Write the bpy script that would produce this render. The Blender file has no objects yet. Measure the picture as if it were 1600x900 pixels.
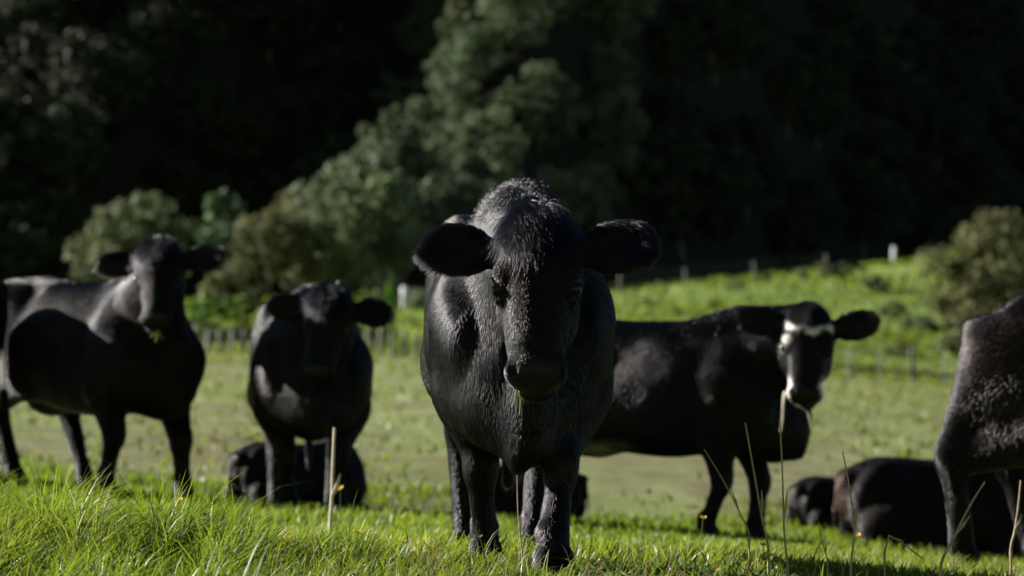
import bpy, math, random
import numpy as np
from mathutils import Vector, Matrix

S = bpy.context.scene
COL = S.collection
rng = np.random.default_rng(7)
random.seed(7)

# ------------------------------------------------------------------ camera, sky, sun, exposure
FPX, HOR, CAMZ = 4444.0, 560.0, 0.70          # focal length and horizon row in pixels of the 1600x900 photograph
cam = bpy.data.cameras.new('camera')
cam.sensor_width = 36.0
cam.lens = 36.0 * FPX / 1600.0
cam.clip_start, cam.clip_end = 0.1, 5000.0
cam.dof.use_dof = True
cam.dof.focus_distance = 8.85
cam.dof.aperture_fstop = 3.1
cam.dof.aperture_blades = 9
cam_ob = bpy.data.objects.new('camera', cam)
COL.objects.link(cam_ob)
cam_ob.location = (0, 0, CAMZ)
cam_ob.rotation_euler = (math.radians(90) + math.atan((HOR - 450) / FPX), 0, 0)
S.camera = cam_ob

SUN_EL, SUN_BACK = math.radians(24), math.radians(23)    # from the left, a little behind the herd
sun_dir = Vector((-math.cos(SUN_EL) * math.cos(SUN_BACK), math.cos(SUN_EL) * math.sin(SUN_BACK), math.sin(SUN_EL)))
world = bpy.data.worlds.new('World')
S.world = world
world.use_nodes = True
wn = world.node_tree
sky = wn.nodes.new('ShaderNodeTexSky')
sky.sky_type = 'NISHITA'
sky.sun_disc = False
sky.altitude, sky.air_density, sky.dust_density, sky.ozone_density = 1200, .4, .1, 2.5      # clear mountain air
sky.sun_elevation = SUN_EL
sky.sun_rotation = -(math.radians(90) - SUN_BACK)
wn.links.new(sky.outputs['Color'], wn.nodes['Background'].inputs['Color'])
wn.nodes['Background'].inputs['Strength'].default_value = 0.05
sl = bpy.data.lights.new('sun', 'SUN')
sl.energy, sl.angle, sl.color = 5.0, math.radians(0.5), (1.0, 0.95, 0.86)
sun_ob = bpy.data.objects.new('sun', sl)
COL.objects.link(sun_ob)
sun_ob.rotation_euler = (-sun_dir).to_track_quat('-Z', 'Y').to_euler()
S.view_settings.view_transform = 'Standard'
S.view_settings.look = 'None'
S.view_settings.exposure = 1.5
S.view_settings.gamma = 1.0
S.render.engine = 'CYCLES'
S.cycles.use_denoising = True
S.cycles.max_bounces = 6
S.cycles.transparent_max_bounces = 4
S.cycles_curves.shape = 'RIBBONS'

# ------------------------------------------------------------------ helpers
def PX(px, py, Y):
    """the point at depth Y that stands at pixel (px, py) of the photograph"""
    return Vector(((px - 800) / FPX * Y, Y, CAMZ + (HOR - py) / FPX * Y))

def tag(o, label=None, cat=None, group=None, kind=None):
    if label: o['label'] = label
    if cat: o['category'] = cat
    if group: o['group'] = group
    if kind: o['kind'] = kind
    return o

def empty(name, loc, rz=0.0, sc=1.0):
    o = bpy.data.objects.new(name, None)
    o.empty_display_size = 0.2
    COL.objects.link(o)
    o.location = loc
    o.rotation_euler = (0, 0, rz)
    o.scale = (sc, sc, sc)
    return o

def link(name, data, parent=None):
    o = bpy.data.objects.new(name, data)
    COL.objects.link(o)
    if parent is not None: o.parent = parent
    return o

def np_mesh(name, V, F, mat=None, smooth=True, attrs=None, colors=None):
    """mesh from numpy arrays: V (n,3); F (m,3) or (m,4)"""
    V = np.ascontiguousarray(V, dtype=np.float32); F = np.ascontiguousarray(F, dtype=np.int32)
    me = bpy.data.meshes.new(name)
    k = F.shape[1]
    me.vertices.add(len(V)); me.vertices.foreach_set('co', V.ravel())
    me.loops.add(F.size); me.loops.foreach_set('vertex_index', F.ravel())
    me.polygons.add(len(F))
    me.polygons.foreach_set('loop_start', np.arange(0, F.size, k, dtype=np.int32))
    me.polygons.foreach_set('use_smooth', np.full(len(F), smooth))
    me.update(calc_edges=True)
    for n, a in (attrs or {}).items():
        at = me.attributes.new(n, 'FLOAT', 'POINT'); at.data.foreach_set('value', np.ascontiguousarray(a, dtype=np.float32))
    for n, c in (colors or {}).items():
        at = me.color_attributes.new(n, 'FLOAT_COLOR', 'POINT'); at.data.foreach_set('color', np.ascontiguousarray(c, dtype=np.float32).ravel())
    if mat: me.materials.append(mat)
    return me

class NT:
    """small node-tree writer"""
    def __init__(self, name):
        self.m = bpy.data.materials.new(name); self.m.use_nodes = True
        self.t = self.m.node_tree; self.t.nodes.clear()
        self.out = self.t.nodes.new('ShaderNodeOutputMaterial')
    def n(self, kind, **kw):
        nd = self.t.nodes.new(kind)
        for k, v in kw.items():
            if k.startswith('_'): setattr(nd, k[1:], v)
        for k, v in kw.items():
            if k.startswith('_'): continue
            key = int(k[1:]) if k[0] == 'i' and k[1:].isdigit() else k.replace('__', ' ')
            s = nd.inputs[key]
            if hasattr(v, 'is_output') and v.is_output: self.t.links.new(v, s)
            else: s.default_value = v
        return nd
    def ramp(self, fac, stops):
        nd = self.t.nodes.new('ShaderNodeValToRGB')
        el = nd.color_ramp.elements
        while len(el) < len(stops): el.new(0.5)
        for e, (p, c) in zip(el, stops): e.position = p; e.color = c if len(c) == 4 else (*c, 1)
        self.t.links.new(fac, nd.inputs['Fac'])
        return nd.outputs['Color']
    def mix(self, fac, a, b, mode='MIX'):
        nd = self.t.nodes.new('ShaderNodeMix'); nd.data_type = 'RGBA'; nd.blend_type = mode
        for s, v in ((nd.inputs[0], fac), (nd.inputs[6], a), (nd.inputs[7], b)):
            if hasattr(v, 'is_output'): self.t.links.new(v, s)
            else: s.default_value = v if not isinstance(v, tuple) or len(v) == 4 else (*v, 1)
        return nd.outputs[2]
    def surf(self, s): self.t.links.new(s, self.out.inputs['Surface']); return self.m

# ------------------------------------------------------------------ terrain
def pchip(xk, yk):
    xk = np.array(xk, float); yk = np.array(yk, float)
    h = np.diff(xk); d = np.diff(yk) / h
    m = np.zeros_like(yk)
    s = d[:-1] * d[1:] > 0
    w1 = 2 * h[1:] + h[:-1]; w2 = h[1:] + 2 * h[:-1]
    with np.errstate(divide='ignore', invalid='ignore'):
        mm = (w1 + w2) / (w1 / d[:-1] + w2 / d[1:])
    m[1:-1] = np.where(s, mm, 0); m[0] = d[0]; m[-1] = d[-1]
    def f(x):
        x = np.clip(np.asarray(x, float), xk[0], xk[-1])
        i = np.clip(np.searchsorted(xk, x, side='right') - 1, 0, len(h) - 1)
        t = (x - xk[i]) / h[i]
        return ((2*t**3-3*t**2+1)*yk[i] + (t**3-2*t**2+t)*h[i]*m[i] + (-2*t**3+3*t**2)*yk[i+1] + (t**3-t**2)*h[i]*m[i+1])
    return f

YK = [-400, 4, 7.5, 9, 11, 13, 17, 20, 24, 40, 70, 106, 125, 160, 175, 200, 600]
ZL = pchip(YK, [-.10, -.08, -.02, .06, .0, -.07, -.12, -.16, -.15, .12, .55, 1.0, 1.7, 3.6, 4.2, 4.5, 5])
ZC = pchip(YK, [0, 0, .0, .0, -.06, -.15, -.32, -.46, -.37, -.06, .35, .70, 1.8, 4.3, 4.4, 4.3, 5])
ZR = pchip(YK, [-.05, -.05, -.04, -.06, -.15, -.28, -.52, -.66, -.50, -.38, -.32, -.24, 1.6, 6.3, 5.6, 4.6, 5])

def vnoise(x, y, seed=0):
    """cheap smooth noise, about -1..1"""
    x = np.asarray(x, float); y = np.asarray(y, float)
    r = np.random.default_rng(seed); o = 0
    for _ in range(5):
        a = r.uniform(0, 6.28); f = r.uniform(.6, 1.6); p = r.uniform(0, 6.28)
        o = o + np.sin((x * math.cos(a) + y * math.sin(a)) * f + p + 1.3 * np.sin((x * math.sin(a) - y * math.cos(a)) * f * .7 + p * 2))
    return o / 3.0

FOOT_X = pchip([-300, -110, -70, -46, -33, -25, -17, -11, -6, 2, 9, 16, 26, 45, 80, 300],
               [290, 262, 196, 172, 170, 186, 184, 168, 162, 178, 200, 222, 236, 244, 250, 250])

def foot_line(x, y):
    """where the wooded hillside starts; its spurs and gullies run back to the right"""
    return FOOT_X(x - .27 * np.clip(y - 160, 0, 200))

def ground(x, y):
    x = np.asarray(x, float); y = np.asarray(y, float)
    s = np.clip(x / np.maximum(y, 6.0), -.24, .24) / .15
    l, c, r = ZL(y), ZC(y), ZR(y)
    q = np.abs(s); e = np.where(s < 0, l, r)
    z = c + (e - c) * q * (0.55 + 0.45 * np.clip(q, 0, 1.3))
    far = np.clip((y - 20) / 80, 0, 1)
    z = z + .025 * vnoise(x * 1.1, y * 1.1, 3) * (1 - far) + .10 * far * vnoise(x * .25, y * .25, 4)
    hill = np.maximum(0, y - foot_line(x, y))
    z = z + .80 * hill * hill / (hill + 4) * (y > 120) + np.where(hill > 0, 1.2 * vnoise(x * .2, y * .2, 9) * np.clip(hill / 10, 0, 1), 0)
    # unseen slope added behind the camera to cut sky light on surfaces facing it
    back = np.maximum(0, -45 - y)
    return z + .85 * back * back / (back + 12)

def gz(x, y): return float(ground(np.array([x]), np.array([y]))[0])

def sheet(xs, ys):
    X, Y = np.meshgrid(xs, ys)
    V = np.stack([X, Y, ground(X, Y)], -1).reshape(-1, 3)
    nx, ny = len(xs), len(ys)
    i = np.arange(ny - 1)[:, None] * nx + np.arange(nx - 1)[None, :]
    F = np.stack([i, i + 1, i + nx + 1, i + nx], -1).reshape(-1, 4)
    return V, F

def pasture_material():
    t = NT('pasture')
    tc = t.n('ShaderNodeTexCoord').outputs['Object']
    sc = t.n('ShaderNodeMapping', Vector=tc, Scale=(1, .42, 1)).outputs['Vector']
    n1 = t.n('ShaderNodeTexNoise', Vector=sc, Scale=.55, Detail=6.0, Roughness=.62).outputs['Fac']
    n2 = t.n('ShaderNodeTexNoise', Vector=sc, Scale=2.6, Detail=5.0, Roughness=.7).outputs['Fac']
    n3 = t.n('ShaderNodeTexNoise', Vector=sc, Scale=.16, Detail=3.0).outputs['Fac']
    n4 = t.n('ShaderNodeTexNoise', Vector=tc, Scale=35.0, Detail=4.0).outputs['Fac']
    green = t.ramp(n2, [(.34, (.10, .12, .05)), (.50, (.19, .22, .09)), (.66, (.29, .295, .14))])
    lush = t.ramp(n1, [(.35, (.15, .20, .06)), (.7, (.23, .275, .10))])
    c = t.mix(t.ramp(n3, [(.42, (0, 0, 0)), (.62, (1, 1, 1))]), green, lush)
    # trodden, muddy band across the near edge of the paddock, and scattered bare spots
    sep = t.n('ShaderNodeSeparateXYZ', Vector=tc)
    yy = t.n('ShaderNodeMath', _operation='MULTIPLY_ADD', i0=n1, i1=14.0, i2=sep.outputs['Y']).outputs[0]
    band = t.ramp(t.n('ShaderNodeMapRange', Value=yy, i1=24.0, i2=48.0).outputs[0],
                  [(0, (0, 0, 0)), (.28, (.5, .5, .5)), (.42, (.65, .65, .65)), (.62, (.12, .12, .12)), (1, (0, 0, 0))])
    patch = t.ramp(n2, [(.44, (1, 1, 1)), (.62, (.4, .4, .4))])
    mud = t.mix(n4, (.085, .07, .045), (.17, .14, .085))
    c = t.mix(t.mix(1.0, band, patch, 'MULTIPLY'), c, mud)
    sc2 = t.n('ShaderNodeMapping', Vector=tc, Scale=(1, .22, 1)).outputs['Vector']
    n5 = t.n('ShaderNodeTexNoise', Vector=sc2, Scale=.42, Detail=5.0, Roughness=.6).outputs['Fac']
    c = t.mix(t.ramp(n5, [(.50, (0, 0, 0)), (.66, (.75, .75, .75))]), c, (.15, .13, .075, 1))
    spots = t.ramp(t.n('ShaderNodeTexNoise', Vector=sc, Scale=1.4, Detail=2.0).outputs['Fac'], [(.60, (0, 0, 0)), (.70, (.8, .8, .8))])
    c = t.mix(spots, c, mud)
    tuft = t.ramp(t.n('ShaderNodeTexNoise', Vector=t.n('ShaderNodeMapping', Vector=tc, Scale=(1, .5, 1), Location=(31, 7, 0)).outputs['Vector'], Scale=1.05, Detail=4.0, Roughness=.65).outputs['Fac'], [(.56, (0, 0, 0)), (.66, (.7, .7, .7))])
    c = t.mix(tuft, c, (.07, .10, .03, 1))
    bump = t.n('ShaderNodeBump', Strength=.8, Distance=.05, Height=n4).outputs['Normal']
    b = t.n('ShaderNodeBsdfPrincipled', Base__Color=c, Roughness=.95, Normal=bump)
    b.inputs['Specular IOR Level'].default_value = .1
    return t.surf(b.outputs[0])

def hillside_material():
    t = NT('hillside_cover')
    tc = t.n('ShaderNodeTexCoord').outputs['Object']
    n1 = t.n('ShaderNodeTexNoise', Vector=tc, Scale=.18, Detail=6.0, Roughness=.65).outputs['Fac']
    n2 = t.n('ShaderNodeTexNoise', Vector=tc, Scale=1.3, Detail=5.0, Roughness=.7).outputs['Fac']
    grass = t.ramp(n1, [(.32, (.08, .13, .03)), (.5, (.14, .21, .045)), (.68, (.22, .25, .08))])
    grass = t.mix(t.ramp(n2, [(.50, (0, 0, 0)), (.68, (.8, .8, .8))]), grass, (.17, .145, .075))
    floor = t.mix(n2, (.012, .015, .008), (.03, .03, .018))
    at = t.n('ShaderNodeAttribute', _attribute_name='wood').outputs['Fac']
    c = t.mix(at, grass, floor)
    bump = t.n('ShaderNodeBump', Strength=.7, Distance=.3, Height=n2).outputs['Normal']
    b = t.n('ShaderNodeBsdfPrincipled', Base__Color=c, Roughness=.95, Normal=bump)
    b.inputs['Specular IOR Level'].default_value = .05
    return t.surf(b.outputs[0])

def spaced(a, b, fine_a, fine_b, nf, nc):
    return np.unique(np.concatenate([np.linspace(a, fine_a, nc), np.linspace(fine_a, fine_b, nf), np.linspace(fine_b, b, nc)]))
M_PAST = pasture_material(); M_HILL = hillside_material()
xs = spaced(-320, 320, -30, 30, 200, 24)
ys = np.unique(np.concatenate([np.linspace(-240, -40, 24), np.linspace(-40, 4, 10), np.linspace(4, 26, 110), np.linspace(26, 112, 110)]))
V, F = sheet(xs, ys)
tag(link('pasture', np_mesh('pasture', V, F, M_PAST)), kind='structure')
ys2 = np.unique(np.concatenate([np.linspace(112, 260, 180), np.linspace(260, 600, 40)]))
V, F = sheet(spaced(-320, 320, -60, 60, 180, 40), ys2)
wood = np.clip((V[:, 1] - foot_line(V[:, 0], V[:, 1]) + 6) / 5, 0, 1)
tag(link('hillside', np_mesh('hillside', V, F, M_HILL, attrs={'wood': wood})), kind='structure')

# ------------------------------------------------------------------ foliage
def leaf_material(name, c0, c1, trans, rough=.6):
    t = NT(name)
    col = t.n('ShaderNodeAttribute', _attribute_name='shade').outputs['Fac']
    oi = t.n('ShaderNodeObjectInfo').outputs['Random']
    c = t.mix(col, c0, c1)
    hs = t.n('ShaderNodeHueSaturation', Color=c)
    t.t.links.new(t.n('ShaderNodeMapRange', Value=oi, i3=.49, i4=.525).outputs[0], hs.inputs['Hue'])
    t.t.links.new(t.n('ShaderNodeMapRange', Value=oi, i3=.75, i4=1.25).outputs[0], hs.inputs['Value'])
    b = t.n('ShaderNodeBsdfPrincipled', Base__Color=hs.outputs[0], Roughness=rough)
    b.inputs['Specular IOR Level'].default_value = .10
    tr = t.n('ShaderNodeBsdfTranslucent', Color=hs.outputs[0])
    return t.surf(t.n('ShaderNodeMixShader', i0=trans, i1=b.outputs[0], i2=tr.outputs[0]).outputs[0])

def bark_material():
    t = NT('bark')
    tc = t.n('ShaderNodeTexCoord').outputs['Object']
    n = t.n('ShaderNodeTexNoise', Vector=tc, Scale=4.0, Detail=6.0).outputs['Fac']
    c = t.ramp(n, [(.3, (.05, .04, .03)), (.7, (.13, .11, .09))])
    b = t.n('ShaderNodeBsdfPrincipled', Base__Color=c, Roughness=.9, Normal=t.n('ShaderNodeBump', Strength=.6, Height=n).outputs['Normal'])
    return t.surf(b.outputs[0])
M_BARK = bark_material()
M_LEAF_SHADE = leaf_material('shade_dark_leaf', (.018, .024, .012), (.055, .066, .034), .15)  # leaf colour darkened to stand for shade on the wooded slopes
M_LEAF_LIT = leaf_material('lit_spur_leaf', (.062, .080, .040), (.165, .20, .108), .22)  # lighter leaf colour, sunlight on the spur put into the tone
M_OLIVE = leaf_material('olive_leaf', (.085, .095, .04), (.23, .24, .105), .25)
M_PALE = leaf_material('pale_leaf', (.09, .115, .05), (.24, .28, .14), .25)
M_LIME = leaf_material('lime_leaf', (.09, .18, .015), (.20, .34, .04), .3)
M_BRIGHT = leaf_material('bright_leaf', (.07, .095, .045), (.18, .24, .12), .2)

def leaves(centres, radii, per, size, r, spread=1.0):
    """leaf-sized quads through clumps: returns V, F, shade"""
    n = len(centres) * per
    c = np.repeat(centres, per, 0); rr = np.repeat(radii, per, 0)
    d = r.normal(size=(n, 3)); d /= np.linalg.norm(d, axis=1)[:, None]
    rad = r.uniform(.35, 1.0, n) ** .5
    p = c + d * rr[:, None] * rad[:, None] * np.array([1, 1, .72])
    nrm = d * .7 + r.normal(size=(n, 3)) * .6 + np.array([0, 0, .35]); nrm /= np.linalg.norm(nrm, axis=1)[:, None]
    t = np.cross(nrm, r.normal(size=(n, 3))); t /= np.linalg.norm(t, axis=1)[:, None]
    b = np.cross(nrm, t)
    s = size * r.uniform(.6, 1.35, n)[:, None]
    q = np.stack([p - t * s, p + b * s * .5 + nrm * s * .12, p + t * s, p - b * s * .5 + nrm * s * .12], 1).reshape(-1, 3)
    F = np.arange(n * 4).reshape(-1, 4)
    shade = np.repeat(np.repeat(r.uniform(0, 1, len(centres)), per) * .6 + r.uniform(0, .4, n), 4)
    return q, F, shade

def tube(points, radii, seg=7):
    P = np.array(points, float); n = len(P)
    T = np.gradient(P, axis=0); T /= np.linalg.norm(T, axis=1)[:, None] + 1e-9
    ref = np.array([.31, .95, .05]); A = np.cross(T, ref); A /= np.linalg.norm(A, axis=1)[:, None] + 1e-9
    B = np.cross(T, A)
    th = np.linspace(0, 2 * np.pi, seg, endpoint=False)
    ring = P[:, None] + (A[:, None] * np.cos(th)[None, :, None] + B[:, None] * np.sin(th)[None, :, None]) * np.array(radii)[:, None, None]
    V = ring.reshape(-1, 3)
    F = []
    for i in range(n - 1):
        for j in range(seg):
            F.append([i * seg + j, i * seg + (j + 1) % seg, (i + 1) * seg + (j + 1) % seg, (i + 1) * seg + j])
    V = np.concatenate([V, [P[0], P[-1]]]); 
    F = np.array(F)
    caps = [[len(V) - 2, (j + 1) % seg, j, j] for j in range(0)]
    return V, F

def join(parts):
    Vs, Fs, k = [], [], 0
    for V, F in parts:
        Vs.append(V); Fs.append(np.asarray(F) + k); k += len(V)
    return np.concatenate(Vs), np.concatenate(Fs)

def tree_kind(seed, H, W, nclump, per, leaf, mat, lo=.25, conic=0.0, gap=.0, open_=1.0):
    """one kind of tree, H high and W wide: trunk mesh with limbs, crown mesh of leaves in clumps"""
    r = np.random.default_rng(seed)
    cs, rs = [], []
    while len(cs) < nclump:
        u = r.uniform(-1, 1, 3)
        q = np.linalg.norm(u)
        if q > 1 or q < .35: continue
        hz = (u[2] + 1) / 2
        w = (1 - conic * hz) * (1 + .35 * math.sin(3 * math.atan2(u[1], u[0]) + seed) * (1 - abs(u[2])))
        cs.append([u[0] * W / 2 * w, u[1] * W / 2 * w, H * (lo + (1 - lo) * hz * r.uniform(.86, 1.0))])
        rs.append(W * r.uniform(.06, .17) * open_)
    cs = np.array(cs); rs = np.array(rs)
    V, F, sh = leaves(cs, rs, per, leaf, r)
    crown = np_mesh('crown', V, F, mat, smooth=False, attrs={'shade': sh})
    parts = []
    top = np.array([r.normal() * .05 * W, r.normal() * .05 * W, H * .8])
    k = np.linspace(0, 1, 6)[:, None]
    path = k * top + np.stack([np.sin(k[:, 0] * 4) * .03 * W, np.cos(k[:, 0] * 3) * .02 * W, -.3 * (1 - k[:, 0])], 1)
    R = max(.04, H * .022)
    parts.append(tube(path, R * np.array([1.5, 1.1, .9, .7, .45, .2]), 8))
    for i in r.choice(nclump, min(nclump, 9), replace=False):
        a = path[r.integers(1, 4)]; b = cs[i]
        m = (a + b) / 2 + np.array([0, 0, .06 * H])
        parts.append(tube([a, m, b], R * np.array([.5, .32, .1]), 6))
    V, F = join(parts)
    return np_mesh('trunk', V, F, M_BARK), crown

def height_to(py, x, y, H): return (CAMZ + (HOR - py) / FPX * y - gz(x, y)) / (H * .96)

def plant_tree(name, kind, x, y, sc, label, cat, group=None, sink=.1, rz=None, sz=None):
    o = empty(name, (x, y, gz(x, y) - sink), random.uniform(0, 6.28) if rz is None else rz, sc)
    if sz: o.scale.z = sz
    tag(o, label, cat, group)
    link('trunk', kind[0], o); link('crown', kind[1], o)
    return o

BUSHT = [tree_kind(11 + i, 8.0, 7.0, 80, 60, .22, M_LEAF_SHADE, lo=.15, conic=c, open_=.9) for i, c in enumerate((.1, .35, .2, .5, .0))]
SPURT = [tree_kind(21 + i, 7.0, 6.0, 85, 60, .19, M_LEAF_LIT, lo=.12, conic=c, open_=.9) for i, c in enumerate((.3, .5, .15))]
OLIVE = [tree_kind(31 + i, 5.5, 5.0, 62, 60, .17, M_OLIVE, lo=.1, conic=.3) for i in range(2)]
PALE = [tree_kind(41 + i, 6.0, 5.0, 62, 60, .17, M_PALE, lo=.08, conic=.45) for i in range(2)]
BRIGHT = tree_kind(51, 5.0, 4.6, 20, 90, .26, M_BRIGHT, lo=.35, conic=.1)
LIME = tree_kind(61, 2.6, 1.3, 22, 70, .13, M_LIME, lo=.05, conic=.7)
LIMEB = tree_kind(62, 1.6, 1.9, 16, 70, .13, M_LIME, lo=.05, conic=.3)
SHRUB = [tree_kind(71 + i, 1.5, 2.2, 18, 70, .13, m, lo=.0, conic=.3) for i, m in enumerate((M_OLIVE, M_PALE, M_LEAF_SHADE))]
ROUND = tree_kind(81, 4.8, 6.4, 110, 130, .13, M_OLIVE, lo=.02, conic=.05, open_=.8)

# dense native bush on the hillside: single trees
random.seed(3)
cnt = 0
spots = []
y = 122.0
while y < 265:
    x = -70.0 + random.uniform(0, 4)
    while x < 66:
        xx, yy = x + random.uniform(-1.3, 1.3), y + random.uniform(-1.3, 1.3)
        hgt = yy - float(foot_line(np.array([xx]), np.array([yy]))[0])
        if 1.5 < hgt < 70: spots.append((xx, yy))
        x += 4.7
    y += 4.5
for (x, y) in spots:
    z = gz(x, y)
    py = HOR - (z + 7 - CAMZ) / y * FPX; pyb = HOR - (z - CAMZ) / y * FPX; px = 800 + x / y * FPX
    if pyb < -110 or px < -300 or px > 1900: continue
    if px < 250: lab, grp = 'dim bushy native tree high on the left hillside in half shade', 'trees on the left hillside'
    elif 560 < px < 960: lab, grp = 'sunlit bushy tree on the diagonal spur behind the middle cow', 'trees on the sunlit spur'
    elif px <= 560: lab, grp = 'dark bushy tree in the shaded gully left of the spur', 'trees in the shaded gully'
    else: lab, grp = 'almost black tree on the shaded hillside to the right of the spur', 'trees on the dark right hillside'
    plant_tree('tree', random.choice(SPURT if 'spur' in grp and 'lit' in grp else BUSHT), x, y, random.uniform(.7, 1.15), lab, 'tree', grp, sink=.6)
    cnt += 1
print('trees', cnt)

# trees and shrubs at the hill's foot that stand out one by one
def at_px(px, py_base, Y): return ((px - 800) / FPX * Y, Y)
for name, kind, px, Y, sc, sz, lab, cat in [
    ('tree', BRIGHT, 352, 150, .85, 1.25, 'bright green leafy tree with pale clumps between the round bush and the olive tree', 'tree'),
    ('tree', OLIVE[0], 425, 146, .95, 1.1, 'yellowish olive tree above the second cow from the left', 'tree'),
    ('tree', PALE[0], 535, 147, 1.05, 1.25, 'grey green pointed tree at the foot of the spur, left of the lime shrub', 'tree'),
    ('tree', OLIVE[1], 470, 156, 1.0, 1.2, 'olive tree standing behind and above the other olive tree', 'tree'),
    ('tree', PALE[1], 590, 158, 1.2, 1.3, 'tall grey green tree at the lower end of the sunlit spur', 'tree'),
    ('bush', PALE[1], 190, 150, 1.15, 1.05, 'round grey green bush behind the head of the left cow', 'bush'),
    ('bush', PALE[0], 238, 152, .95, 1.2, 'pale bush leaning over the round grey green bush', 'bush'),
    ('shrub', LIME, 611, 130, .85, .85, 'small lime green pointed shrub left of the white gate', 'shrub'),
    ('shrub', LIMEB, 320, 130, .95, .95, 'yellow green shrub right of the left cow and its ear', 'shrub'),
    ('shrub', LIMEB, 372, 132, .8, 1.0, 'yellow green shrub in front of the brown bush, over the second cow', 'shrub'),
    ('bush', SHRUB[0], 345, 138, 1.6, 1.7, 'brownish bush behind the yellow green shrubs', 'bush'),
    ('bush', SHRUB[1], 520, 138, 1.0, 1.0, 'low pale bush right behind the head of the second cow', 'bush'),
    ('bush', SHRUB[0], 120, 138, 1.1, 1.0, 'low olive bush above the back of the left cow', 'bush'),
    ('bush', SHRUB[1], 660, 140, .9, .8, 'low bush behind the white gate', 'bush'),
]:
    x, y = at_px(px, 0, Y)
    plant_tree(name, kind, x, y, sc, lab, cat, None, sz=sz)
for i, (px, Y, top, lab) in enumerate([(628, 166, 165, 'tall scrubby tree on the left edge of the spur, highest of three in a row'),
        (575, 160, 215, 'middle one of three scrubby trees stepping down the left edge of the spur'),
        (512, 155, 262, 'lowest of three scrubby trees stepping down the left edge of the spur')]):
    x, y = at_px(px, 0, Y); k = height_to(top, x, y, 7.0)
    plant_tree('tree', SPURT[i], x, y, max(.7, k * .8), lab, 'tree', sz=k)
x, y = at_px(1590, 0, 118)
plant_tree('bush', ROUND, x, y, 1.2, 'big rounded olive bush on the right bank above the rump of the right edge cow', 'bush', rz=.4, sz=1.35)

# tussocks and low shrubs on the bank
random.seed(12)
bank = [(1290, 150, .8), (1255, 151, .6), (1330, 148, .9), (1150, 146, .5), (1195, 150, .55), (1370, 140, .8), (1400, 132, .7), (1440, 126, .9),
        (1120, 138, .45), (1060, 135, .4), (1010, 142, .45), (1350, 126, .6), (1410, 118, .55), (1480, 120, .7), (1230, 155, .4), (1315, 156, .5)]
for i, (px, Y, sc) in enumerate(bank):
    x, y = at_px(px, 0, Y)
    plant_tree('shrub', SHRUB[i % 3], x, y, sc, 'low scrubby tussock on the sunlit grassy bank at the right', 'shrub', 'scrub on the sunlit bank', sz=sc * .8)
# dark hedge in front of the bushes at left
hv = []
r = np.random.default_rng(5)
hx = np.linspace(-22, -5.2, 40)
c = np.stack([hx + r.normal(size=40) * .1, 117 + r.normal(size=40) * .35, ground(hx, np.full(40, 117.0)) + r.uniform(.1, .75, 40)], 1)
V, F, sh = leaves(c, r.uniform(.35, .6, 40), 150, .10, r)
o = empty('hedge', (-13, 117, gz(-13, 117)))
V = V - np.array(o.location)
tag(o, 'low dark clipped hedge running behind the pale post fence at left', 'hedge')
tag(link('foliage', np_mesh('foliage', V, F, M_LEAF_SHADE, smooth=False, attrs={'shade': sh}), o), kind='stuff')

# ------------------------------------------------------------------ fences, posts, gate
def wood_material(name, a, b_):
    t = NT(name)
    tc = t.n('ShaderNodeTexCoord').outputs['Object']
    mp = t.n('ShaderNodeMapping', Vector=tc, Scale=(8, 8, 1.2)).outputs['Vector']
    n = t.n('ShaderNodeTexNoise', Vector=mp, Scale=3.0, Detail=6.0).outputs['Fac']
    b = t.n('ShaderNodeBsdfPrincipled', Base__Color=t.ramp(n, [(.3, a), (.7, b_)]), Roughness=.85,
            Normal=t.n('ShaderNodeBump', Strength=.4, Height=n).outputs['Normal'])
    return t.surf(b.outputs[0])
M_POST = wood_material('weathered_post', (.16, .16, .13), (.28, .27, .23))
M_DPOST = wood_material('dark_post', (.06, .05, .04), (.12, .10, .08))
M_WHITE = wood_material('white_paint', (.62, .64, .66), (.8, .8, .8))
tw = NT('fence_wire')
M_WIRE = tw.surf(tw.n('ShaderNodeBsdfPrincipled', Base__Color=(.35, .35, .35, 1), Metallic=.9, Roughness=.45).outputs[0])

def post_mesh(h, r, mat, lean=0.0):
    k = np.array([-.3, 0, h * .5, h - .03, h])
    V, F = tube(np.stack([k * lean, k * .0, k], 1), [r * 1.05, r * 1.03, r, r * .97, r * .6], 9)
    n = len(V); V = V[:-2]
    V = np.concatenate([V, [[h * lean, 0, h + .005]]])
    cap = [[len(V) - 1, 4 * 9 + j, 4 * 9 + (j + 1) % 9, 4 * 9 + (j + 1) % 9] for j in range(9)]
    me = bpy.data.meshes.new('post')
    me.from_pydata(V.tolist(), [], [list(map(int, f)) for f in F] + [[int(c[0]), int(c[1]), int(c[2])] for c in cap])
    for p in me.polygons: p.use_smooth = True
    me.materials.append(mat)
    return me

def fence(name, pts, posts, wires, label, wire_r=.006, rail=None):
    o = empty(name, (pts[0][0], pts[0][1], gz(*pts[0])))
    tag(o, label, 'fence')
    L = np.array(o.location)
    for (x, y), me in zip(pts, posts):
        p = link('post', me, o); p.location = Vector((x, y, gz(x, y))) - o.location
        p.rotation_euler = (random.uniform(-.03, .03), random.uniform(-.03, .03), random.uniform(0, 6))
    for h in wires:
        P = [np.array([x, y, gz(x, y) + h]) - L for (x, y) in pts]
        V, F = tube(P, [wire_r] * len(P), 5)
        link('wire', np_mesh('wire', V, F, M_WIRE), o)
    for h in (rail or []):
        for (a, b_) in zip(pts[:-1], pts[1:]):
            A = np.array([a[0], a[1] - .07, gz(*a) + h]) - L; B = np.array([b_[0], b_[1] - .07, gz(*b_) + h]) - L
            V, F = tube([A, (A * 2 + B) / 3, (A + B * 2) / 3, B], [.06] * 4, 6)
            link('rail', np_mesh('rail', V, F, M_DPOST), o)
    return o
random.seed(5)
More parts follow.
